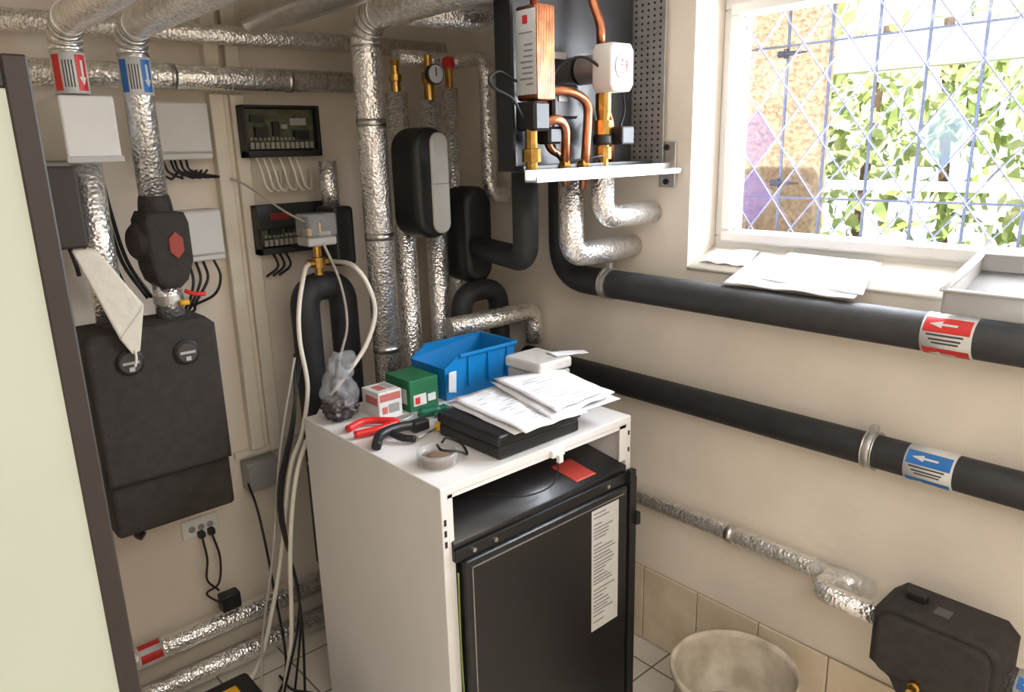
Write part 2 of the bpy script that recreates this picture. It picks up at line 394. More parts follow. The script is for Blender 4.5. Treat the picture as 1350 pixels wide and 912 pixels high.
for i in range(11):
    x=random.uniform(1.16,1.22); yy=1.15+i*.016; zz=zt+.0275+.010*(i/13); ln.append(((x,yy,zz),(x+random.uniform(.02,.08),yy+.0015,zz+.0006)))
boxes('writing',ln,PRINTL,p)
b=G('blue_storage_bin')
def bin_mesh(name,x0,x1,y0,y1,z0,z1,tp,th,low,m,par):
    bm=bmesh.new()
    ob=[bm.verts.new(q) for q in ((x0+tp,y0+tp,z0),(x1-tp,y0+tp,z0),(x1-tp,y1-tp,z0),(x0+tp,y1-tp,z0))]
    ot=[bm.verts.new(q) for q in ((x0,y0,z1-low),(x0+.05,y0,z1),(x1,y0,z1),(x1,y1,z1),(x0+.05,y1,z1),(x0,y1,z1-low))]
    it=[bm.verts.new(q) for q in ((x0+th,y0+th,z1-low),(x0+.05,y0+th,z1),(x1-th,y0+th,z1),(x1-th,y1-th,z1),(x0+.05,y1-th,z1),(x0+th,y1-th,z1-low))]
    ib=[bm.verts.new(q) for q in ((x0+tp+th,y0+tp+th,z0+th),(x1-tp-th,y0+tp+th,z0+th),(x1-tp-th,y1-tp-th,z0+th),(x0+tp+th,y1-tp-th,z0+th))]
    F=bm.faces.new
    F(ob[::-1]);F(ib)
    for t,bb in ((ot,ob),(it,ib)):
        F((bb[0],bb[1],t[2],t[1],t[0]));F((bb[1],bb[2],t[3],t[2]));F((bb[2],bb[3],t[5],t[4],t[3]));F((bb[3],bb[0],t[0],t[5]))
    for i in range(6): F((ot[i],ot[(i+1)%6],it[(i+1)%6],it[i]))
    bmesh.ops.recalc_face_normals(bm,faces=bm.faces)
    return fin(name,bm,m,par)
bin_mesh('bin_shell',1.12,1.375,1.54,1.70,T,T+.125,.014,.004,.03,BIN,b)
boxes('bin_rim',[((1.17,1.533,T+.117),(1.382,1.541,T+.127)),((1.17,1.699,T+.117),(1.382,1.707,T+.127)),((1.374,1.533,T+.117),(1.382,1.707,T+.127))],BIN,b,bev=.002)
boxes('bin_ribs',[((x,1.538,T+.03),(x+.004,1.548,T+.118)) for x in (1.2,1.27,1.34)],BIN,b)
sheet('note_tag',[(1.125,1.532,T+.03),(1.15,1.532,T+.025),(1.155,1.534,T+.085),(1.13,1.534,T+.085)],mat('tag_grey',(200,206,210),.6),b,.002)
wb=G('white_component_box')
box('box_base',(1.275,1.335,T),(1.388,1.465,T+.085),GREYL,wb,.006)
box('box_lid',(1.270,1.330,T+.088),(1.391,1.470,T+.118),PLASTF,wb,.008,3)
boxes('box_cutouts',[((1.29,1.3345,T+.03),(1.34,1.3355,T+.07))],GREY,wb)
boxes('box_contents',[((1.29,1.35,T+.085),(1.33,1.40,T+.1)),((1.34,1.39,T+.085),(1.375,1.45,T+.1))],GREY,wb)
sheet('leaflet',[(1.35,1.35,T+.121),(1.46,1.335,T+.112),(1.47,1.365,T+.112),(1.36,1.40,T+.121)],PAPER,wb,.003)
gb=G('green_carton')
box('carton',(1.01,1.545,T),(1.10,1.66,T+.085),GREEN,gb,.002)
boxes('carton_label',[((1.02,1.5435,T+.015),(1.06,1.5448,T+.045)),((1.009,1.56,T+.02),(1.0098,1.63,T+.06)),((1.065,1.5435,T+.02),(1.09,1.5448,T+.04))],STICK,gb)
boxes('carton_mark',[((1.025,1.5425,T+.02),(1.04,1.5434,T+.038))],RED,gb)
rb=G('screw_carton')
box('carton',(.925,1.56,T),(.995,1.64,T+.07),STICK,rb,.002)
boxes('red_marks',[((.93,1.5585,T+.045),(.99,1.5598,T+.064)),((.9238,1.565,T+.035),(.9249,1.62,T+.055)),((.94,1.58,T+.0702),(.965,1.62,T+.0708)),((.935,1.5585,T+.012),(.95,1.5598,T+.03))],mat('faded_red',(184,104,96),.6),rb)
boxes('grey_marks',[((.955,1.5585,T+.012),(.985,1.5598,T+.035)),((.97,1.58,T+.0702),(.988,1.63,T+.0708))],GREY,rb)
bg=G('bag_of_screws')
blob('plastic_film',(.862,1.64,T+.07),(.048,.042,.073),BAGF,bg,.35,3,2.2,.45)
blob('film_top',(.885,1.66,T+.135),(.034,.02,.035),BAGF,bg,.6,9,2)
blob('screws',(.858,1.635,T+.034),(.042,.036,.034),SCREWS,bg,.5,5,5)
pl=G('red_pliers')
for i,(a,bq) in enumerate((((.812,1.49),(.93,1.485)),((.82,1.535),(.935,1.495)))):
    hose('handle_%d'%i,[(a[0],a[1],T+.012),((a[0]+bq[0])/2,a[1]+(.012 if i else -.014),T+.014),(bq[0],bq[1],T+.013)],.0095,REDP,pl)
prism('jaw',[(.925,1.48),(.95,1.476),(1.0,1.495),(.998,1.503),(.95,1.507),(.93,1.50)],'z',T+.004,T+.02,STEELD,pl,.002)
kn=G('black_cutter')
hose('handle',[(.81,1.39,T+.012),(.84,1.42,T+.022),(.89,1.43,T+.024),(.95,1.425,T+.018)],.012,BLKP,kn)
hose('trigger',[(.87,1.425,T+.02),(.88,1.39,T+.014),(.90,1.365,T+.012)],.009,BLKP,kn)
box('head',(.93,1.41,T+.003),(.975,1.44,T+.03),BLKP,kn,.005)
gs=G('green_screwdriver')
prof('grip',(1.0,1.50,T+.014),(1,-.25,0),[(0,.008),(.01,.013),(.05,.014),(.06,.01),(.075,.012),(.085,.006)],GREENT,gs)
cyl('blade',(1.083,1.479,T+.014),(1.15,1.463,T+.010),.003,STEEL,gs)
gs2=G('green_snips')
hose('grip_a',[(1.03,1.47,T+.01),(1.06,1.455,T+.014),(1.10,1.455,T+.012)],.007,GREENT,gs2)
hose('grip_b',[(1.03,1.44,T+.008),(1.06,1.44,T+.010),(1.10,1.45,T+.010)],.007,GREENT,gs2)
ys=G('yellow_screwdriver')
prof('grip',(.975,1.385,T+.013),(1,.25,0),[(0,.007),(.008,.012),(.045,.012),(.055,.009),(.07,.011),(.078,.005)],YEL,ys)
cyl('blade',(.91,1.37,T+.011),(.976,1.385,T+.012),.003,STEEL,ys)
tn=G('round_tape_tin')
lathe('tin_wall',(.868,1.235,T),[(.040,0),(.044,.004),(.045,.030),(.041,.032),(.040,.028),(.038,.02)],PLAST,tn)
lathe('tin_content',(.868,1.235,T+.001),[(.034,0),(.035,.018),(.015,.020)],mat('tape_brown',(130,104,82),.6),tn)
hose('wire_coil',[(.90,1.26,T+.034),(.93,1.28,T+.03),(.945,1.25,T+.02),(.93,1.21,T+.012),(.90,1.20,T+.03),(.87,1.22,T+.036),(.88,1.25,T+.036)],.003,BLKP,tn)
# ---------------------------------------------------------------- pipe labels
def label_h(par,cx,cz,r,y0,y1,m):
    c0=(cx,0,cz); d=(0,1,0); e=(-1,0,0)
    cyl('label_band',(cx,y0,cz),(cx,y1,cz),r+.0012,STICK,par,32)
    L=y1-y0
    for t0,t1 in ((15,60),(-75,-32)):
        patch('label_colour',c0,d,e,r+.002,y0+.004,y1-.004,t0,t1,m,par)
        mt=(t0+t1)/2
        patch('arrow_shaft',c0,d,e,r+.0028,y0+L*.3,y1-L*.38,mt-3,mt+3,STICK,par)
        patch('arrow_head',c0,d,e,r+.0028,y1-L*.4,y1-L*.15,mt-10,mt+10,STICK,par,s1b=y1-L*.4)
    for i,t in enumerate((8,-4,-14)):
        patch('label_text',c0,d,e,r+.002,y0+L*.15+.004*i,y1-L*.12-.006*i,t-2.5,t+2.5,PRINT,par)
def label_v(par,cx,cy,r,z0,z1,m):
    e=V((-cx,-cy,0)).normalized(); c0=(cx,cy,0); d=(0,0,1)
    cyl('label_band',(cx,cy,z0),(cx,cy,z1),r+.0012,STICK,par,32)
    L=z1-z0
    for t0,t1 in ((-62,-30),(22,62)) :
        patch('label_colour',c0,d,e,r+.002,z0+.006,z1-.006,t0,t1,m,par)
    patch('arrow_shaft',c0,d,e,r+.0026,z0+L*.4,z1-L*.2,37,47,STICK,par)
    patch('arrow_head',c0,d,e,r+.0026,z0+L*.4,z0+L*.2,28,56,STICK,par,s1b=z0+L*.4)
    for i in range(4): patch('label_text',c0,d,e,r+.002,z0+L*.15,z1-L*.2,-22+10*i,-18+10*i,PRINT,par)
# ---------------------------------------------------------------- right wall pipes
def clampring(par,cx,cz,y,r):
    cyl('clamp_ring',(cx,y-.011,cz),(cx,y+.011,cz),r+.003,STEELD,par,32)
    cyl('clamp_edge_a',(cx,y-.013,cz),(cx,y-.009,cz),r+.006,STEEL,par,32)
    cyl('clamp_edge_b',(cx,y+.009,cz),(cx,y+.013,cz),r+.006,STEEL,par,32)
    boxes('clamp_lug',[((cx-.008,y-.008,cz+r),(cx+.008,y+.008,cz+r+.022))],STEELD,par,bev=.001)
    cyl('clamp_stud',(cx,y,cz),(1.699,y,cz),.006,STEEL,par)
P=G('insulated_supply_pipe')
pipe('rubber_insulation',[(1.63,1.60,1.55),(1.63,1.60,1.166),(1.63,-1.0,1.166)],.041,BLACK,P,.11)
clampring(P,1.63,1.166,1.41,.041); label_h(P,1.63,1.166,.041,.453,.548,RED)
P=G('insulated_return_pipe')
pipe('rubber_insulation',[(1.64,1.78,.874),(1.64,-1.0,.874)],.038,BLACK,P)
clampring(P,1.64,.874,.635,.038); label_h(P,1.64,.874,.038,.459,.555,BLUEP)
P=G('foil_wrapped_pipe')
pipe('foil',[(1.66,2.05,.515),(1.66,.70,.515),(1.575,.70,.515),(1.575,.55,.515)],.024,FOIL,P,.035)
pipe('foil_stub',[(1.66,.72,.515),(1.66,.63,.515)],.0235,FOIL,P)
cyl('joint_tape',(1.66,.98,.515),(1.66,1.0,.515),.0255,STEEL,P)
prof('film_wrap',(1.66,.60,.515),(0,1,0),[(0,.006),(.01,.026),(.06,.03),(.15,.0265)],WRAP,P)
P=G('insulated_circulation_pump')
prism('body',[(.30,.45),(.30,.575),(.325,.60),(.52,.60),(.545,.575),(.545,.45),(.50,.425),(.46,.36),(.38,.36),(.34,.425)],'x',1.50,1.625,EPP,P,.012)
prism('front_shell',rounded(.315,.53,.445,.585,.03),'x',1.483,1.505,EPP,P,.008)
prof('drain_valve',(1.487,.44,.452),(-1,0,-.1),[(0,.012),(.012,.012),(.014,.008),(.03,.008)],BRASS,P)
box('top_lever',(1.55,.46,.598),(1.575,.50,.618),BLKP,P,.004)
box('name_mark',(1.535,.41,.6),(1.565,.44,.6012),mat('mark_grey',(90,88,86),.6),P)
pipe('foil_outlet',[(1.57,.31,.50),(1.57,-.3,.50)],.03,FOIL,P)
label_h(P,1.57,.50,.03,.20,.285,BLUEP)
pipe('mounting_arm',[(1.6,.42,.45),(1.686,.42,.45)],.012,STEELD,P)
bu=G('plaster_bucket')
lathe('bucket',(1.459,.84,0),[(.12,0),(.125,.004),(.150,.262),(.158,.265),(.158,.28),(.150,.28),(.147,.262),(.122,.02),(.05,.015)],BUCKM,bu)
lathe('mortar_residue',(1.459,.84,.1),[(.128,0),(.1285,.004),(.06,.012)],BUCKI,bu)
hose('handle',[(1.459+.155*math.cos(t),.84+.155*math.sin(t),.255-.12*abs(math.sin((t-.6)))) for t in [ .6+math.pi*i/12 for i in range(13)]],.003,STEEL,bu)
p=G('sill_papers')
sheet('sheet_a',[(1.62,1.03,1.213),(1.62,.70,1.213),(1.80,.72,1.268),(1.80,1.03,1.268)],PAPER,p,.008,seed=4)
sheet('sheet_b',[(1.66,.99,1.226),(1.64,.69,1.222),(1.79,.73,1.275),(1.80,.95,1.275)],PAPER,p,.010,seed=8)
p=G('instruction_leaflet')
sheet('leaf',[(1.72,1.17,1.241),(1.72,1.03,1.241),(1.80,1.04,1.268),(1.80,1.17,1.268)],PAPER,p,.01,seed=6)
tr=G('plastic_tray')
prism('tray_floor',[(1.612,1.213),(1.612,1.217),(1.69,1.237),(1.80,1.275),(1.80,1.271),(1.69,1.233)],'y',.08,.515,TRAY,tr)
boxes('tray_walls',[((1.605,.08,1.213),(1.612,.52,1.262)),((1.798,.08,1.275),(1.805,.52,1.31))],TRAY,tr,bev=.002)
for nm,ya in (('tray_end_a',.513),('tray_end_b',.073)):
    prism(nm,[(1.606,1.213),(1.606,1.262),(1.803,1.31),(1.803,1.275),(1.69,1.235)],'y',ya,ya+.006,TRAY,tr)
prism('tray_rim_end',[(1.600,1.258),(1.600,1.264),(1.806,1.314),(1.806,1.308)],'y',.510,.525,GREYL,tr)
boxes('tray_rim',[((1.598,.08,1.258),(1.612,.525,1.264)),((1.798,.08,1.308),(1.808,.525,1.314))],GREYL,tr,bev=.002)
# ---------------------------------------------------------------- back-wall equipment
def ebox(name,x0,x1,z0,z1,y0):
    g=G(name); box('housing',(x0,y0,z0),(x1,2.199,z1),BOXG,g,.006,3)
    box('lid',(x0+.004,y0-.006,z0+.02),(x1-.004,y0,z1-.004),BOXG,g,.003)
    boxes('lid_seam',[((x0+.004,y0-.0065,z0+.016),(x1-.004,y0-.004,z0+.018))],GREY,g)
    return g
g=ebox('electrical_enclosure',.64,.80,1.545,1.695,2.12)
hoses('cable_loops',[[(x,2.14,1.545),(x+.005,2.12,1.515),(x+.03+.01*i,2.13,1.497),(x+.05,2.16,1.50),(x+.07,2.185,1.515)] for i,x in enumerate((.65,.67,.69,.70,.715,.73))],.0035,CABLEB,g)
g=ebox('electrical_enclosure',.67,.80,1.27,1.41,2.12)
hoses('cable_loops',[[(x,2.14,1.27),(x,2.12,1.22),(x-.02-.01*i,2.12,1.16),(x-.04,2.15,1.13),(x-.06,2.185,1.12)] for i,x in enumerate((.70,.72,.74))],.004,CABLEB,g)
hose('cable_out',[(.77,2.14,1.27),(.78,2.13,1.22),(.76,2.14,1.17),(.70,2.17,1.14)],.004,CABLEB,g)
g=G('cable_trunking')
boxes('covers',[((.825,2.165,.66),(.865,2.199,1.72)),((.885,2.17,.64),(.925,2.199,1.72)),((.865,2.185,.66),(.885,2.199,1.72)),((.825,2.165,1.79),(.865,2.199,HC)),((.885,2.17,1.79),(.925,2.199,HC))],TRUNK,g,bev=.003)
box('lower_rail',(.775,2.185,.64),(.99,2.199,.66),TRUNK,g)
def controller(name,x0,x1,z0,z1,lid):
    g=G(name); y0=2.13; yb=2.169 if x0<.925 else 2.199
    boxes('housing',[((x0,y0+.03,z0),(x1,yb,z1)),((x0,y0,z0),(x0+.01,y0+.03,z1)),((x1-.01,y0,z0),(x1,y0+.03,z1)),((x0,y0,z1-.008),(x1,y0+.03,z1)),((x0,y0,z0),(x1,y0+.03,z0+.02))],BLKP,g,bev=.002)
    box('stand_off',(.93,y0+.038,z0+.02),(x1-.02,2.199,z1-.02),BLKP,g)
    box('circuit_board',(x0+.012,y0+.024,z0+.022),(x1-.012,y0+.031,z1-.01),PCB,g)
    t=[]
    for i in range(13):
        xx=x0+.02+i*(x1-x0-.04)/13; t.append(((xx,y0+.008,z0+.024),(xx+.011,y0+.026,z0+.042)))
    boxes('terminals',t,TERM,g)
    boxes('components',[((x0+.04,y0+.01,z0+.055),(x0+.08,y0+.025,z0+.085)),((x0+.095,y0+.012,z0+.06),(x0+.115,y0+.025,z0+.1)),((x1-.08,y0+.008,z0+.05),(x1-.035,y0+.025,z0+.075)),((x0+.03,y0+.012,z0+.1),(x0+.07,y0+.025,z0+.118))],BLKP,g)
    boxes('small_parts',[((x0+.025+.013*i,y0+.016,z0+.048),(x0+.032+.013*i,y0+.025,z0+.056)) for i in range(12)],TERM,g)
    boxes('light_parts',[((x1-.09,y0+.014,z0+.09),(x1-.04,y0+.025,z0+.11)),((x0+.12,y0+.014,z0+.08),(x0+.14,y0+.025,z0+.092))],GREY,g)
    if lid:
        box('lid',(x0,y0-.004,z0+.075),(x1,y0+.005,z1+.002),BLKP,g,.003); box('display',(x0+.04,y0-.005,z0+.1),(x0+.1,y0-.003,z0+.12),mat('display_red',(120,30,26),.3),g)
    return g
g=controller('heating_controller',.895,1.135,1.545,1.69,False)
hoses('cable_loops',[[(x,2.15,1.55),(x,2.12,1.51),(x+.012,2.12,1.46),(x+.035,2.13,1.45),(x+.055,2.16,1.48),(x+.06,2.185,1.50)] for x in (.93,.95,.97,1.0,1.03,1.05)],.004,HOSE,g)
g=controller('heating_controller',.905,1.15,1.265,1.41,True)
hoses('cable_loops',[[(x,2.15,1.27),(x,2.12,1.23),(x-.03,2.14,1.20)] for x in (.95,.97,.99)],.004,CABLEB,g)
g=G('dark_control_box'); box('housing',(.26,1.85,1.365),(.40,2.195,1.54),mat('dark_brown_plastic',(50,42,38),.6),g,.006)
hose('outlet_cable',[(.37,1.9,1.365),(.375,1.89,1.33),(.38,1.90,1.30)],.005,CABLEB,g)
# ceiling / vertical foil pipes
R=.033
def elbow_seams(par,x,y,z,r,f):
    for a in (0,22,45,68,90):
        t=math.radians(a); cy=y-f+f*math.cos(t); cz=z-f+f*math.sin(t)
        d=V((0,-math.sin(t),math.cos(t)))*.0035; c0=V((x,cy,cz))
        cyl('elbow_seam',c0-d,c0+d,r+.0012,STEEL,par,28)
def qpipe(name,pts,r,m,par,f):
    a,b,c=[V(p) for p in pts]; out=[a]
    for k in range(11):
        t=math.pi/2*k/10; out.append(V((b.x,b.y-f+f*math.cos(t),b.z-f+f*math.sin(t))))
    out.append(c); bm=bmesh.new(); addsweep(bm,out,r,24); return smoothside(fin(name,bm,m,par))
P=G('foil_supply_riser')
qpipe('foil_upper',[(.437,1.93,1.691),(.437,1.93,1.84),(.437,-.9,1.86)],R,FOIL,P,.06); elbow_seams(P,.437,1.93,1.84,R,.06)
pipe('foil_lower',[(.437,1.93,1.544),(.437,1.93,1.171)],R,FOIL,P)
label_v(P,.437,1.93,R,1.692,1.778,RED)
g=G('pipe_junction_box')
box('housing',(.395,1.885,1.548),(.505,2.198,1.688),BOXG,g,.005)
box('flange',(.392,1.88,1.546),(.508,1.89,1.56),GREYL,g,.002)
P=G('foil_return_riser')
qpipe('foil_upper',[(.572,1.93,1.44),(.572,1.93,1.84),(.572,-.9,1.86)],R,FOIL,P,.06); elbow_seams(P,.572,1.93,1.84,R,.06)
pipe('foil_lower',[(.572,1.93,1.26),(.572,1.93,1.171)],R,FOIL,P)
label_v(P,.572,1.93,R,1.692,1.775,BLUEP)
prism('valve_body',[(.527,1.29),(.522,1.35),(.524,1.41),(.535,1.43),(.62,1.425),(.628,1.40),(.628,1.31),(.610,1.262),(.59,1.245),(.552,1.245),(.535,1.262)],'y',1.868,1.985,EPP,P,.014)
prof('valve_neck',(.572,1.93,1.42),(0,0,1),[(0,.04),(.03,.037),(.045,.034)],EPP,P)
prof('valve_side_cap',(.535,1.92,1.36),(-1,-.2,0),[(0,.045),(.02,.045),(.03,.036)],EPP,P)
prism('valve_badge',[(.589,1.318),(.605,1.335),(.605,1.365),(.589,1.382),(.573,1.365),(.573,1.335)],'y',1.865,1.869,mat('badge_dark_red',(150,52,40),.5),P)
hose('red_lever',[(.60,1.89,1.235),(.62,1.88,1.225),(.645,1.88,1.222)],.0055,REDP,P)
prism('yellow_tag',[(.585,1.20),(.607,1.20),(.607,1.212),(.585,1.212)],'y',1.885,1.895,YEL,P)
prof('union_ring',(.572,1.93,1.205),(0,0,1),[(0,.035),(.02,.035)],STEELD,P)
P=G('foil_main_riser')
qpipe('foil',[(1.14,1.85,.06),(1.14,1.85,1.90),(1.14,-.9,1.92)],.04,FOIL,P,.075); elbow_seams(P,1.14,1.85,1.90,.04,.075)
for zz in (.98,1.31,1.62): cyl('seam_tape',(1.14,1.85,zz),(1.14,1.85,zz+.02),.0412,STEEL,P)
P=G('foil_overhead_duct'); pipe('foil',[(.745,2.03,1.925),(.745,-.9,1.935)],.042,FOIL,P)
P=G('foil_overhead_duct'); pipe('foil',[(.92,2.03,1.905),(.92,-.9,1.915)],.045,FOIL,P)
P=G('foil_overhead_duct'); pipe('foil',[(.31,2.03,1.965),(.31,-.9,1.965)],.042,FOIL,P)
P=G('foil_overhead_duct'); pipe('foil',[(1.19,1.72,1.905),(1.695,1.72,1.905)],.038,FOIL,P)
P=G('foil_wall_pipe'); pipe('foil',[(.33,2.10,1.752),(1.30,2.10,1.757)],.031,FOIL,P)
for xx in (.70,1.02): cyl('seam_tape',(xx,2.10,1.754),(xx+.015,2.10,1.754),.032,STEEL,P)
P=G('foil_wall_pipe'); pipe('foil',[(.33,2.12,1.865),(1.60,2.12,1.87)],.026,FOIL,P)
P=G('foil_branch_riser'); pipe('foil',[(1.295,1.95,.08),(1.295,1.95,1.72)],.034,FOIL,P)
prof('brass_fitting',(1.295,1.95,1.72),(0,0,1),[(0,.014),(.03,.014),(.032,.019),(.05,.019),(.052,.012),(.075,.012),(.077,.016),(.09,.014)],BRASS,P,12)
prism('pump_insulation',stadium(1.29,1.46,.125,.315),'y',1.775,1.91,BLKP,P,.02,4)
prism('pump_grey_band',stadium(1.308,1.46,.06,.285),'y',1.766,1.79,GREYB,P,.006,2)
box('grey_band_split',(1.279,1.7655,1.458),(1.337,1.768,1.461),GREY,P)
P=G('foil_branch_riser'); pipe('foil',[(1.414,1.95,.08),(1.414,1.95,1.70)],.034,FOIL,P)
prof('brass_fitting',(1.414,1.95,1.70),(0,0,1),[(0,.016),(.05,.016),(.052,.022),(.08,.022),(.082,.012),(.13,.012)],BRASS,P,12)
prof('gauge_stem',(1.40,1.94,1.77),(0,-1,0),[(0,.007),(.03,.007)],BRASS,P,12)
prof('gauge_case',(1.40,1.912,1.771),(0,-1,0),[(0,.028),(.018,.03),(.02,.027)],BLKP,P)
cyl('gauge_face',(1.40,1.893,1.771),(1.40,1.8915,1.771),.026,PAPER,P)
boxes('gauge_needle',[((1.398,1.889,1.765),(1.401,1.891,1.79))],PRINT,P)
P=G('foil_branch_riser'); pipe('foil',[(1.515,1.98,.6),(1.515,1.98,1.74)],.026,FOIL,P)
prof('brass_fitting',(1.515,1.98,1.74),(0,0,1),[(0,.012),(.06,.012)],BRASS,P,12)
prof('red_knob',(1.515,1.98,1.80),(0,0,1),[(0,.018),(.012,.02),(.03,.018),(.034,.01)],REDP,P,16)
prism('pump_insulation',stadium(1.52,1.285,.115,.31),'y',1.86,1.99,BLKP,P,.02,4)
P=G('foil_corner_pipe'); pipe('foil',[(1.36,2.04,1.83),(1.60,2.04,1.83),(1.60,1.9,1.83),(1.60,1.9,1.405),(1.698,1.9,1.405)],.024,FOIL,P,.05)
P=G('foil_corner_pipe'); pipe('foil',[(1.56,2.08,1.345),(1.698,2.08,1.345)],.025,FOIL,P,.05)
P=G('foil_corner_pipe'); pipe('foil',[(1.30,1.76,1.035),(1.655,1.76,1.035),(1.655,1.76,.925)],.03,FOIL,P,.05)
P=G('insulated_corner_pipe'); pipe('rubber',[(1.405,1.52,1.49),(1.405,1.52,1.25),(1.50,1.84,1.25)],.036,BLACK,P,.06)
P=G('insulated_arch_pipe'); pipe('rubber',[(1.43,1.86,.5),(1.43,1.86,1.11),(1.59,1.86,1.11),(1.59,1.86,.5)],.034,BLACK,P,.07)
P=G('insulated_u_pipe'); pipe('rubber',[(.965,2.0,.3),(.965,2.0,1.175),(1.09,2.0,1.175),(1.09,2.0,.3)],.042,BLACK,P,.07)
P=G('foil_valve_riser'); pipe('foil',[(1.11,2.06,1.38),(1.11,2.06,1.53)],.026,FOIL,P)
box('valve_insulation',(1.075,1.99,1.225),(1.145,2.1,1.40),BLKP,P,.012,3)
P=G('flow_sensor')
boxes('housing',[((.96,1.93,1.30),(1.05,2.0,1.325)),((.97,1.94,1.325),(1.04,1.99,1.345))],GREYL,P,bev=.004)
box('clear_cover',(.958,1.925,1.325),(1.052,2.0,1.39),PLAST,P,.008,3)
boxes('electronics',[((.975,1.935,1.33),(.995,1.945,1.375)),((1.005,1.93,1.34),(1.035,1.94,1.37)),((.98,1.96,1.34),(1.03,1.98,1.38))],BLKP,P)
boxes('electronics_light',[((.997,1.932,1.335),(1.004,1.94,1.365)),((.963,1.93,1.33),(.973,1.94,1.35))],YEL,P)
prof('brass_tee',(1.0,1.96,1.215),(0,0,1),[(0,.012),(.02,.012),(.022,.02),(.05,.02),(.052,.012),(.085,.012)],BRASS,P,12)
prof('brass_arm',(.965,1.96,1.25),(1,0,0),[(0,.012),(.02,.012),(.02,.014),(.05,.014),(.05,.012),(.075,.012)],BRASS,P,12)
hose('sensor_lead',[(.96,1.94,1.37),(.93,2.0,1.40),(.88,2.12,1.47),(.85,2.15,1.49)],.003,CABLEG,P)
P=G('hanging_hoses_and_cables')
hose('white_hose_a',[(.965,1.95,1.25),(.935,1.92,1.235),(.885,1.87,1.15),(.868,1.85,1.06),(.872,1.84,.93),(.84,1.84,.80),(.80,1.85,.70),(.76,1.90,.4),(.70,1.95,.12),(.64,1.95,.03)],.0065,HOSE,P,10)
hose('white_hose_b',[(1.04,1.95,1.25),(1.02,1.80,1.255),(1.045,1.77,1.20),(1.06,1.77,1.12),(1.02,1.77,1.03),(.94,1.77,.95),(.87,1.79,.86),(.80,1.80,.72),(.765,1.82,.5),(.75,1.85,.2),(.72,1.87,.03)],.0065,HOSE,P,10)
hose('grey_lead',[(1.0,1.94,1.33),(1.03,1.90,1.2),(1.02,1.86,1.08),(.98,1.85,.98),(.95,1.84,.85),(.86,1.86,.7)],.004,CABLEG,P)
hoses('black_cables',[[(.90+.012*i,1.96,1.0),(.85-.004*i,1.9,.82),(.775-.006*i,1.87,.6),(.765+.008*i,1.80+.02*i,.3),(.74-.02*i,1.78+.03*i,.02)] for i in range(3)]+[[(.78,2.12,.58),(.775,2.05,.5),(.765,1.98,.3),(.74,1.9,.05),(.6,1.8,.02)]],.0038,CABLEB,P)
hoses('light_cables',[[(.88,1.92,1.0),(.80,1.9,.75),(.745,1.9,.45),(.70,1.93,.2),(.66,1.9,.02)]],.004,CABLEG,P)
fl=[]
for i in range(16):
    a=random.uniform(0,6.28); cx,cy=random.uniform(.60,.70),random.uniform(1.45,1.85); q=[]
    for j in range(7):
        a+=random.uniform(.3,1.1); rr=random.uniform(.05,.12); q.append((min(.78,cx+rr*math.cos(a)),cy+rr*math.sin(a),.006+.004*(i%4)))
    fl.append(q)
P=G('floor_cables'); hoses('tangle',fl[:11],.004,CABLEB,P); hoses('tangle_light',fl[11:],.004,CABLEG,P)
P=G('floor_leaflet'); sheet('leaf',[(.66,1.5,.003),(.76,1.52,.003),(.76,1.66,.003),(.65,1.62,.003)],mat('kraft',(200,172,130),.8),P,.02,seed=12)
g=G('insulated_pump_station')
prism('cover',[(.352,.79),(.352,1.15),(.372,1.17),(.63,1.17),(.652,1.15),(.652,.79)],'y',1.85,2.0,EPP,g,.014)
box('lower_cover',(.362,1.885,.645),(.655,2.04,.80),EPP,g,.012,3)
box('mounting_plate',(.38,2.0,.70),(.63,2.198,1.10),BLKP,g)
for i,x in enumerate((.443,.572)):
    prof('thermometer_ring_%d'%i,(x,1.852,1.092),(0,-1,0),[(0,.031),(.006,.031),(.009,.026)],BLKP,g)
    cyl('thermometer_face_%d'%i,(x,1.843,1.092),(x,1.8415,1.092),.023,mat('dial_dark',(64,62,62),.4),g)
    boxes('thermometer_pointer_%d'%i,[((x-.018,1.839,1.089),(x+.018,1.8413,1.095)),((x-.006,1.839,1.072),(x+.006,1.8413,1.082))],GREYL,g)
hose('drain_stub',[(.42,1.95,.66),(.42,1.95,.62),(.43,1.94,.61)],.012,BLKP,g)
g=G('hanging_plastic_sheet')
sheet('film',[(.362,1.842,1.362),(.408,1.838,1.362),(.487,1.832,1.225),(.425,1.832,1.155)],CLOTH,g,.003,seed=2)
sheet('film_lower',[(.425,1.832,1.155),(.487,1.832,1.225),(.463,1.829,1.12),(.446,1.829,1.115)],CLOTH,g,.002,seed=3)
hose('tie',[(.452,1.828,1.125),(.452,1.827,1.105),(.447,1.828,1.085)],.003,HOSE,g)
hoses('cable_set',[[(.51+.006*i,2.15,1.54),(.505+.01*i,2.1,1.42),(.515+.012*i,2.07,1.30),(.56+.01*i,2.06,1.2)] for i in range(2)]+[[(.42+.012*i,1.99,1.54),(.45+.012*i,2.02,1.42),(.475+.012*i,2.03,1.30),(.51+.01*i,2.04,1.19)] for i in range(2)],.005,CABLEB,G('sensor_cables'))
g=G('power_socket'); box('plate',(.59,2.185,.43),(.70,2.199,.49),WHITE2,g,.004)
bm=bmesh.new()
for x in (.618,.645,.672): addsweep(bm,[(x,2.1855,.46),(x,2.183,.46)],.010,16)
fin('outlets',bm,GREY,g)
boxes('plug',[((.63,2.165,.43),(.65,2.186,.45)),((.66,2.165,.43),(.68,2.186,.45))],BLKP,g,bev=.003)
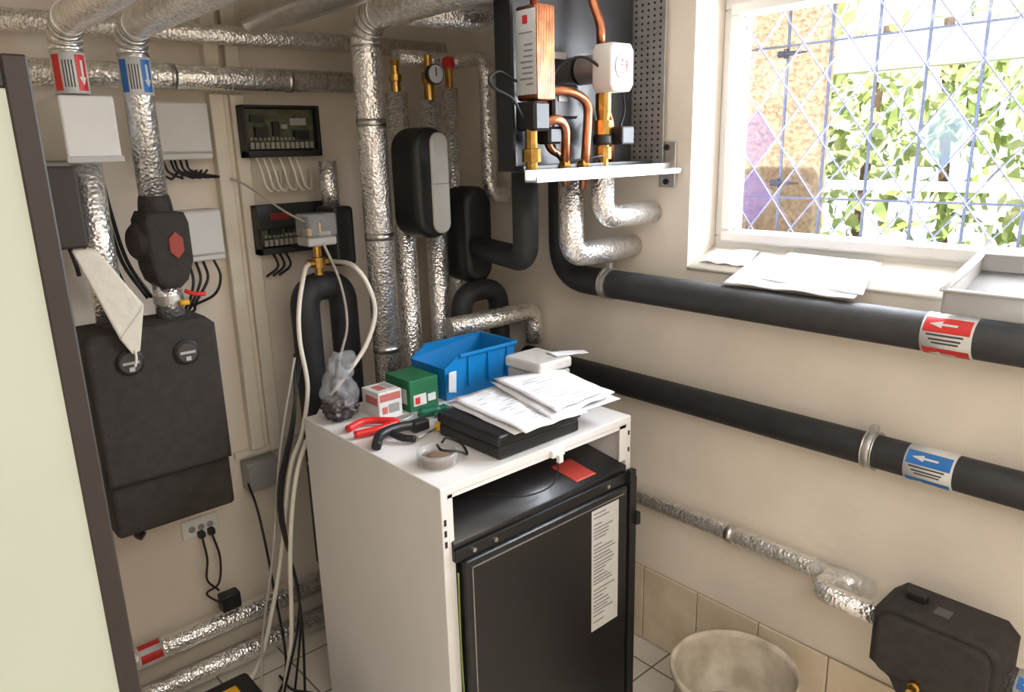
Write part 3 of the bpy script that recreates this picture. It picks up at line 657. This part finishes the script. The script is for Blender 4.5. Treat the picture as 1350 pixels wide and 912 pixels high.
hoses('plug_cables',[[(.64,2.17,.43),(.642,2.16,.36),(.63,2.15,.30),(.66,2.15,.25)],[(.67,2.17,.43),(.68,2.16,.35),(.66,2.14,.28),(.62,2.14,.26),(.65,2.1,.23)]],.0035,CABLEB,g)
box('adapter',(.645,2.09,.20),(.705,2.13,.255),BLKP,g,.006)
g=G('junction_box'); box('housing',(.79,2.14,.535),(.895,2.199,.63),GREY,g,.006); box('lid',(.793,2.135,.538),(.892,2.141,.627),GREY,g,.003)
P=G('foil_floor_pipe'); pipe('foil',[(-.2,2.13,.15),(1.6,2.13,.15)],.034,FOIL,P)
def lab_x(par,x0,x1,cy,cz,r,m):
    cyl('label_band',(x0,cy,cz),(x1,cy,cz),r+.0012,STICK,par,32)
    patch('label_colour',(0,cy,cz),(1,0,0),(0,-.7,.7),r+.002,x0+.005,x1-.005,10,50,m,par); patch('label_colour',(0,cy,cz),(1,0,0),(0,-.7,.7),r+.002,x0+.005,x1-.005,-50,-18,m,par)
lab_x(P,.40,.47,2.13,.15,.034,RED)
P=G('foil_floor_pipe'); pipe('foil',[(-.2,2.09,.045),(1.6,2.09,.045)],.034,FOIL,P)
P=G('tool_case'); box('case_body',(.36,1.5,0),(.57,1.74,.20),BLKP,P,.015,3); box('case_lid',(.355,1.495,.20),(.575,1.745,.24),BLKP,P,.012,3)
box('yellow_panel',(.40,1.56,.238),(.53,1.70,.246),YEL,P,.004); boxes('handle',[((.42,1.49,.15),(.44,1.5,.2)),((.5,1.49,.15),(.52,1.5,.2))],YEL,P)
# ---------------------------------------------------------------- fresh-water unit
U=G('domestic_hot_water_station')
ZB=1.50
box('back_panel',(1.20,1.375,ZB),(1.675,1.385,2.10),BLKM,U)
boxes('side_flanges',[((1.195,1.33,ZB),(1.203,1.385,2.10)),((1.20,1.30,ZB),(1.675,1.385,ZB+.012))],BLKM,U)
box('perforated_side',(1.678,1.27,ZB),(1.684,1.385,2.10),STEELD,U)
bm=bmesh.new()
for i in range(38):
    for j in range(5): addsweep(bm,[(1.6775,1.285+.02*j,ZB+.02+.0155*i),(1.6782,1.285+.02*j,ZB+.02+.0155*i)],.0035,8)
fin('perforations',bm,BLKP,U)
boxes('support_rail',[((1.16,1.215,1.478),(1.695,1.255,1.482)),((1.16,1.252,1.482),(1.695,1.256,1.505)),((1.16,1.215,1.482),(1.695,1.219,1.492))],STEELD,U,bev=.001)
boxes('bracket_plate',[((1.69,1.235,1.44),(1.699,1.29,1.56))],STEELD,U,bev=.002)
bm=bmesh.new()
for z in (1.455,1.545): addsweep(bm,[(1.69,1.262,z),(1.684,1.262,z)],.008,10)
fin('bracket_bolts',bm,BLKP,U)
box('heat_exchanger',(1.222,1.272,1.657),(1.277,1.345,1.86),COPPER,U,.008,3)
bm=bmesh.new()
for i in range(11): addbox(bm,(1.221+.005*i,1.2705,1.66),(1.2235+.005*i,1.2725,1.857))
fin('exchanger_plates',bm,COPPER,U)
box('exchanger_sticker',(1.2195,1.275,1.67),(1.2215,1.342,1.85),STICK,U,.001)
boxes('sticker_print',[((1.2188,1.285,1.69+.012*i),(1.2194,1.285+random.uniform(.02,.045),1.694+.012*i)) for i in range(8)]+[((1.2188,1.285,1.80),(1.2194,1.33,1.803))],PRINTL,U)
boxes('sticker_red',[((1.2186,1.30,1.82),(1.2193,1.316,1.838))],RED,U)
pipe('copper_top',[(1.25,1.31,1.85),(1.25,1.31,2.1)],.009,COPPER,U)
prism('pump_head',[(1.428,1.695),(1.428,1.775),(1.44,1.79),(1.502,1.79),(1.514,1.775),(1.514,1.695),(1.502,1.68),(1.44,1.68)],'y',1.235,1.30,WHITE2,U,.008,3)
prof('pump_dial',(1.471,1.235,1.735),(0,-1,0),[(0,.030),(.004,.030)],STICK,U)
boxes('pump_dial_print',[((1.458,1.2295,1.737),(1.486,1.2312,1.740)),((1.462,1.2295,1.747),(1.470,1.2312,1.752)),((1.46,1.2295,1.720),(1.478,1.2312,1.723)),((1.478,1.2295,1.726),(1.481,1.2312,1.75))],RED,U)
prof('pump_housing',(1.475,1.37,1.738),(0,-1,0),[(0,.035),(.07,.035)],STEELD,U)
pipe('copper_riser',[(1.475,1.31,1.79),(1.475,1.31,1.84),(1.46,1.33,1.9),(1.46,1.33,2.1)],.011,COPPER,U,.03)
prof('brass_body',(1.485,1.31,1.50),(0,0,1),[(0,.014),(.02,.014),(.021,.022),(.05,.022),(.051,.016),(.08,.016),(.081,.024),(.115,.024),(.116,.016),(.14,.02),(.18,.02)],BRASS,U,10)
prof('black_valve_ring',(1.485,1.31,1.555),(0,0,1),[(0,.022),(.006,.026),(.022,.026),(.028,.022)],BLKP,U)
box('valve_actuator',(1.50,1.26,1.555),(1.55,1.30,1.60),BLKP,U,.005)
prof('brass_valve_left',(1.225,1.30,1.49),(0,0,1),[(0,.014),(.03,.014),(.031,.022),(.06,.022),(.062,.014),(.11,.014)],BRASS,U,8)
boxes('black_valve_block',[((1.21,1.27,1.59),(1.26,1.34,1.655)),((1.275,1.29,1.56),(1.32,1.34,1.60)),((1.33,1.33,1.62),(1.42,1.37,1.70))],BLKP,U,bev=.006)
pipe('copper_a',[(1.25,1.30,1.60),(1.29,1.28,1.62),(1.33,1.29,1.60),(1.335,1.30,1.50)],.011,COPPER,U,.03)
pipe('copper_b',[(1.30,1.33,1.68),(1.36,1.31,1.685),(1.42,1.30,1.66),(1.405,1.29,1.60),(1.40,1.30,1.45)],.011,COPPER,U,.03)
pipe('copper_c',[(1.277,1.32,1.64),(1.30,1.33,1.60),(1.31,1.33,1.55),(1.36,1.33,1.53),(1.37,1.33,1.46)],.009,COPPER,U,.02)
pipe('copper_d',[(1.55,1.34,1.5),(1.55,1.34,1.62),(1.50,1.34,1.68)],.009,COPPER,U,.02)
prof('brass_nut_b',(1.40,1.30,1.49),(0,0,1),[(0,.015),(.02,.018),(.03,.013)],BRASS,U,6)
prof('brass_nut_a',(1.335,1.30,1.49),(0,0,1),[(0,.015),(.02,.018),(.03,.013)],BRASS,U,6)
hoses('wiring',[[(1.44,1.27,1.73),(1.40,1.30,1.76),(1.36,1.34,1.74),(1.33,1.36,1.68)],[(1.20,1.30,1.62),(1.17,1.30,1.66),(1.13,1.31,1.68),(1.12,1.32,1.70),(1.16,1.33,1.72),(1.21,1.33,1.70)],[(1.35,1.35,1.64),(1.33,1.33,1.56),(1.35,1.31,1.52),(1.45,1.28,1.53)],[(1.54,1.3,1.6),(1.58,1.32,1.65),(1.60,1.36,1.75)]],.0035,CABLEB,U)
boxes('cable_label',[((1.34,1.355,1.76),(1.40,1.372,1.775)),((1.345,1.327,1.66),(1.375,1.3295,1.675))],GREY,U)
P=G('foil_station_pipe'); pipe('foil',[(1.485,1.31,1.476),(1.485,1.31,1.372),(1.698,1.31,1.372)],.030,FOIL,P,.05)
P=G('foil_station_pipe'); pipe('foil',[(1.44,1.38,1.476),(1.44,1.38,1.272),(1.698,1.38,1.272)],.033,FOIL,P,.05)
# ---------------------------------------------------------------- lights
def area(name,loc,rot,sx,sy,e,col):
    l=bpy.data.lights.new(name,'AREA'); l.shape='RECTANGLE'; l.size=sx; l.size_y=sy; l.energy=e; l.color=col
    o=bpy.data.objects.new(name,l); o.location=loc; o.rotation_euler=rot; COL.objects.link(o); return o
area('rear_fill_light',(.1,-.6,2.08),(0,0,0),1.5,.9,40,(1,.97,.93))  # added interior fill behind the camera, not a fixture of the room
area('window_skylight',(1.93,.62,1.6),(0,math.radians(90),0),.5,1.0,44,(.96,.98,1))
s=bpy.data.lights.new('sun','SUN'); s.energy=13; s.angle=.01; s.color=(1,.97,.9)
so=bpy.data.objects.new('sun',s); so.rotation_euler=V((.5,.3,-.8)).to_track_quat('-Z','Y').to_euler(); COL.objects.link(so)
wd=bpy.data.worlds.new('world'); scn.world=wd; wd.use_nodes=True
bgn=wd.node_tree.nodes['Background']; bgn.inputs[0].default_value=(.90,.95,1,1); bgn.inputs[1].default_value=2.6
scn.view_settings.view_transform='Standard'
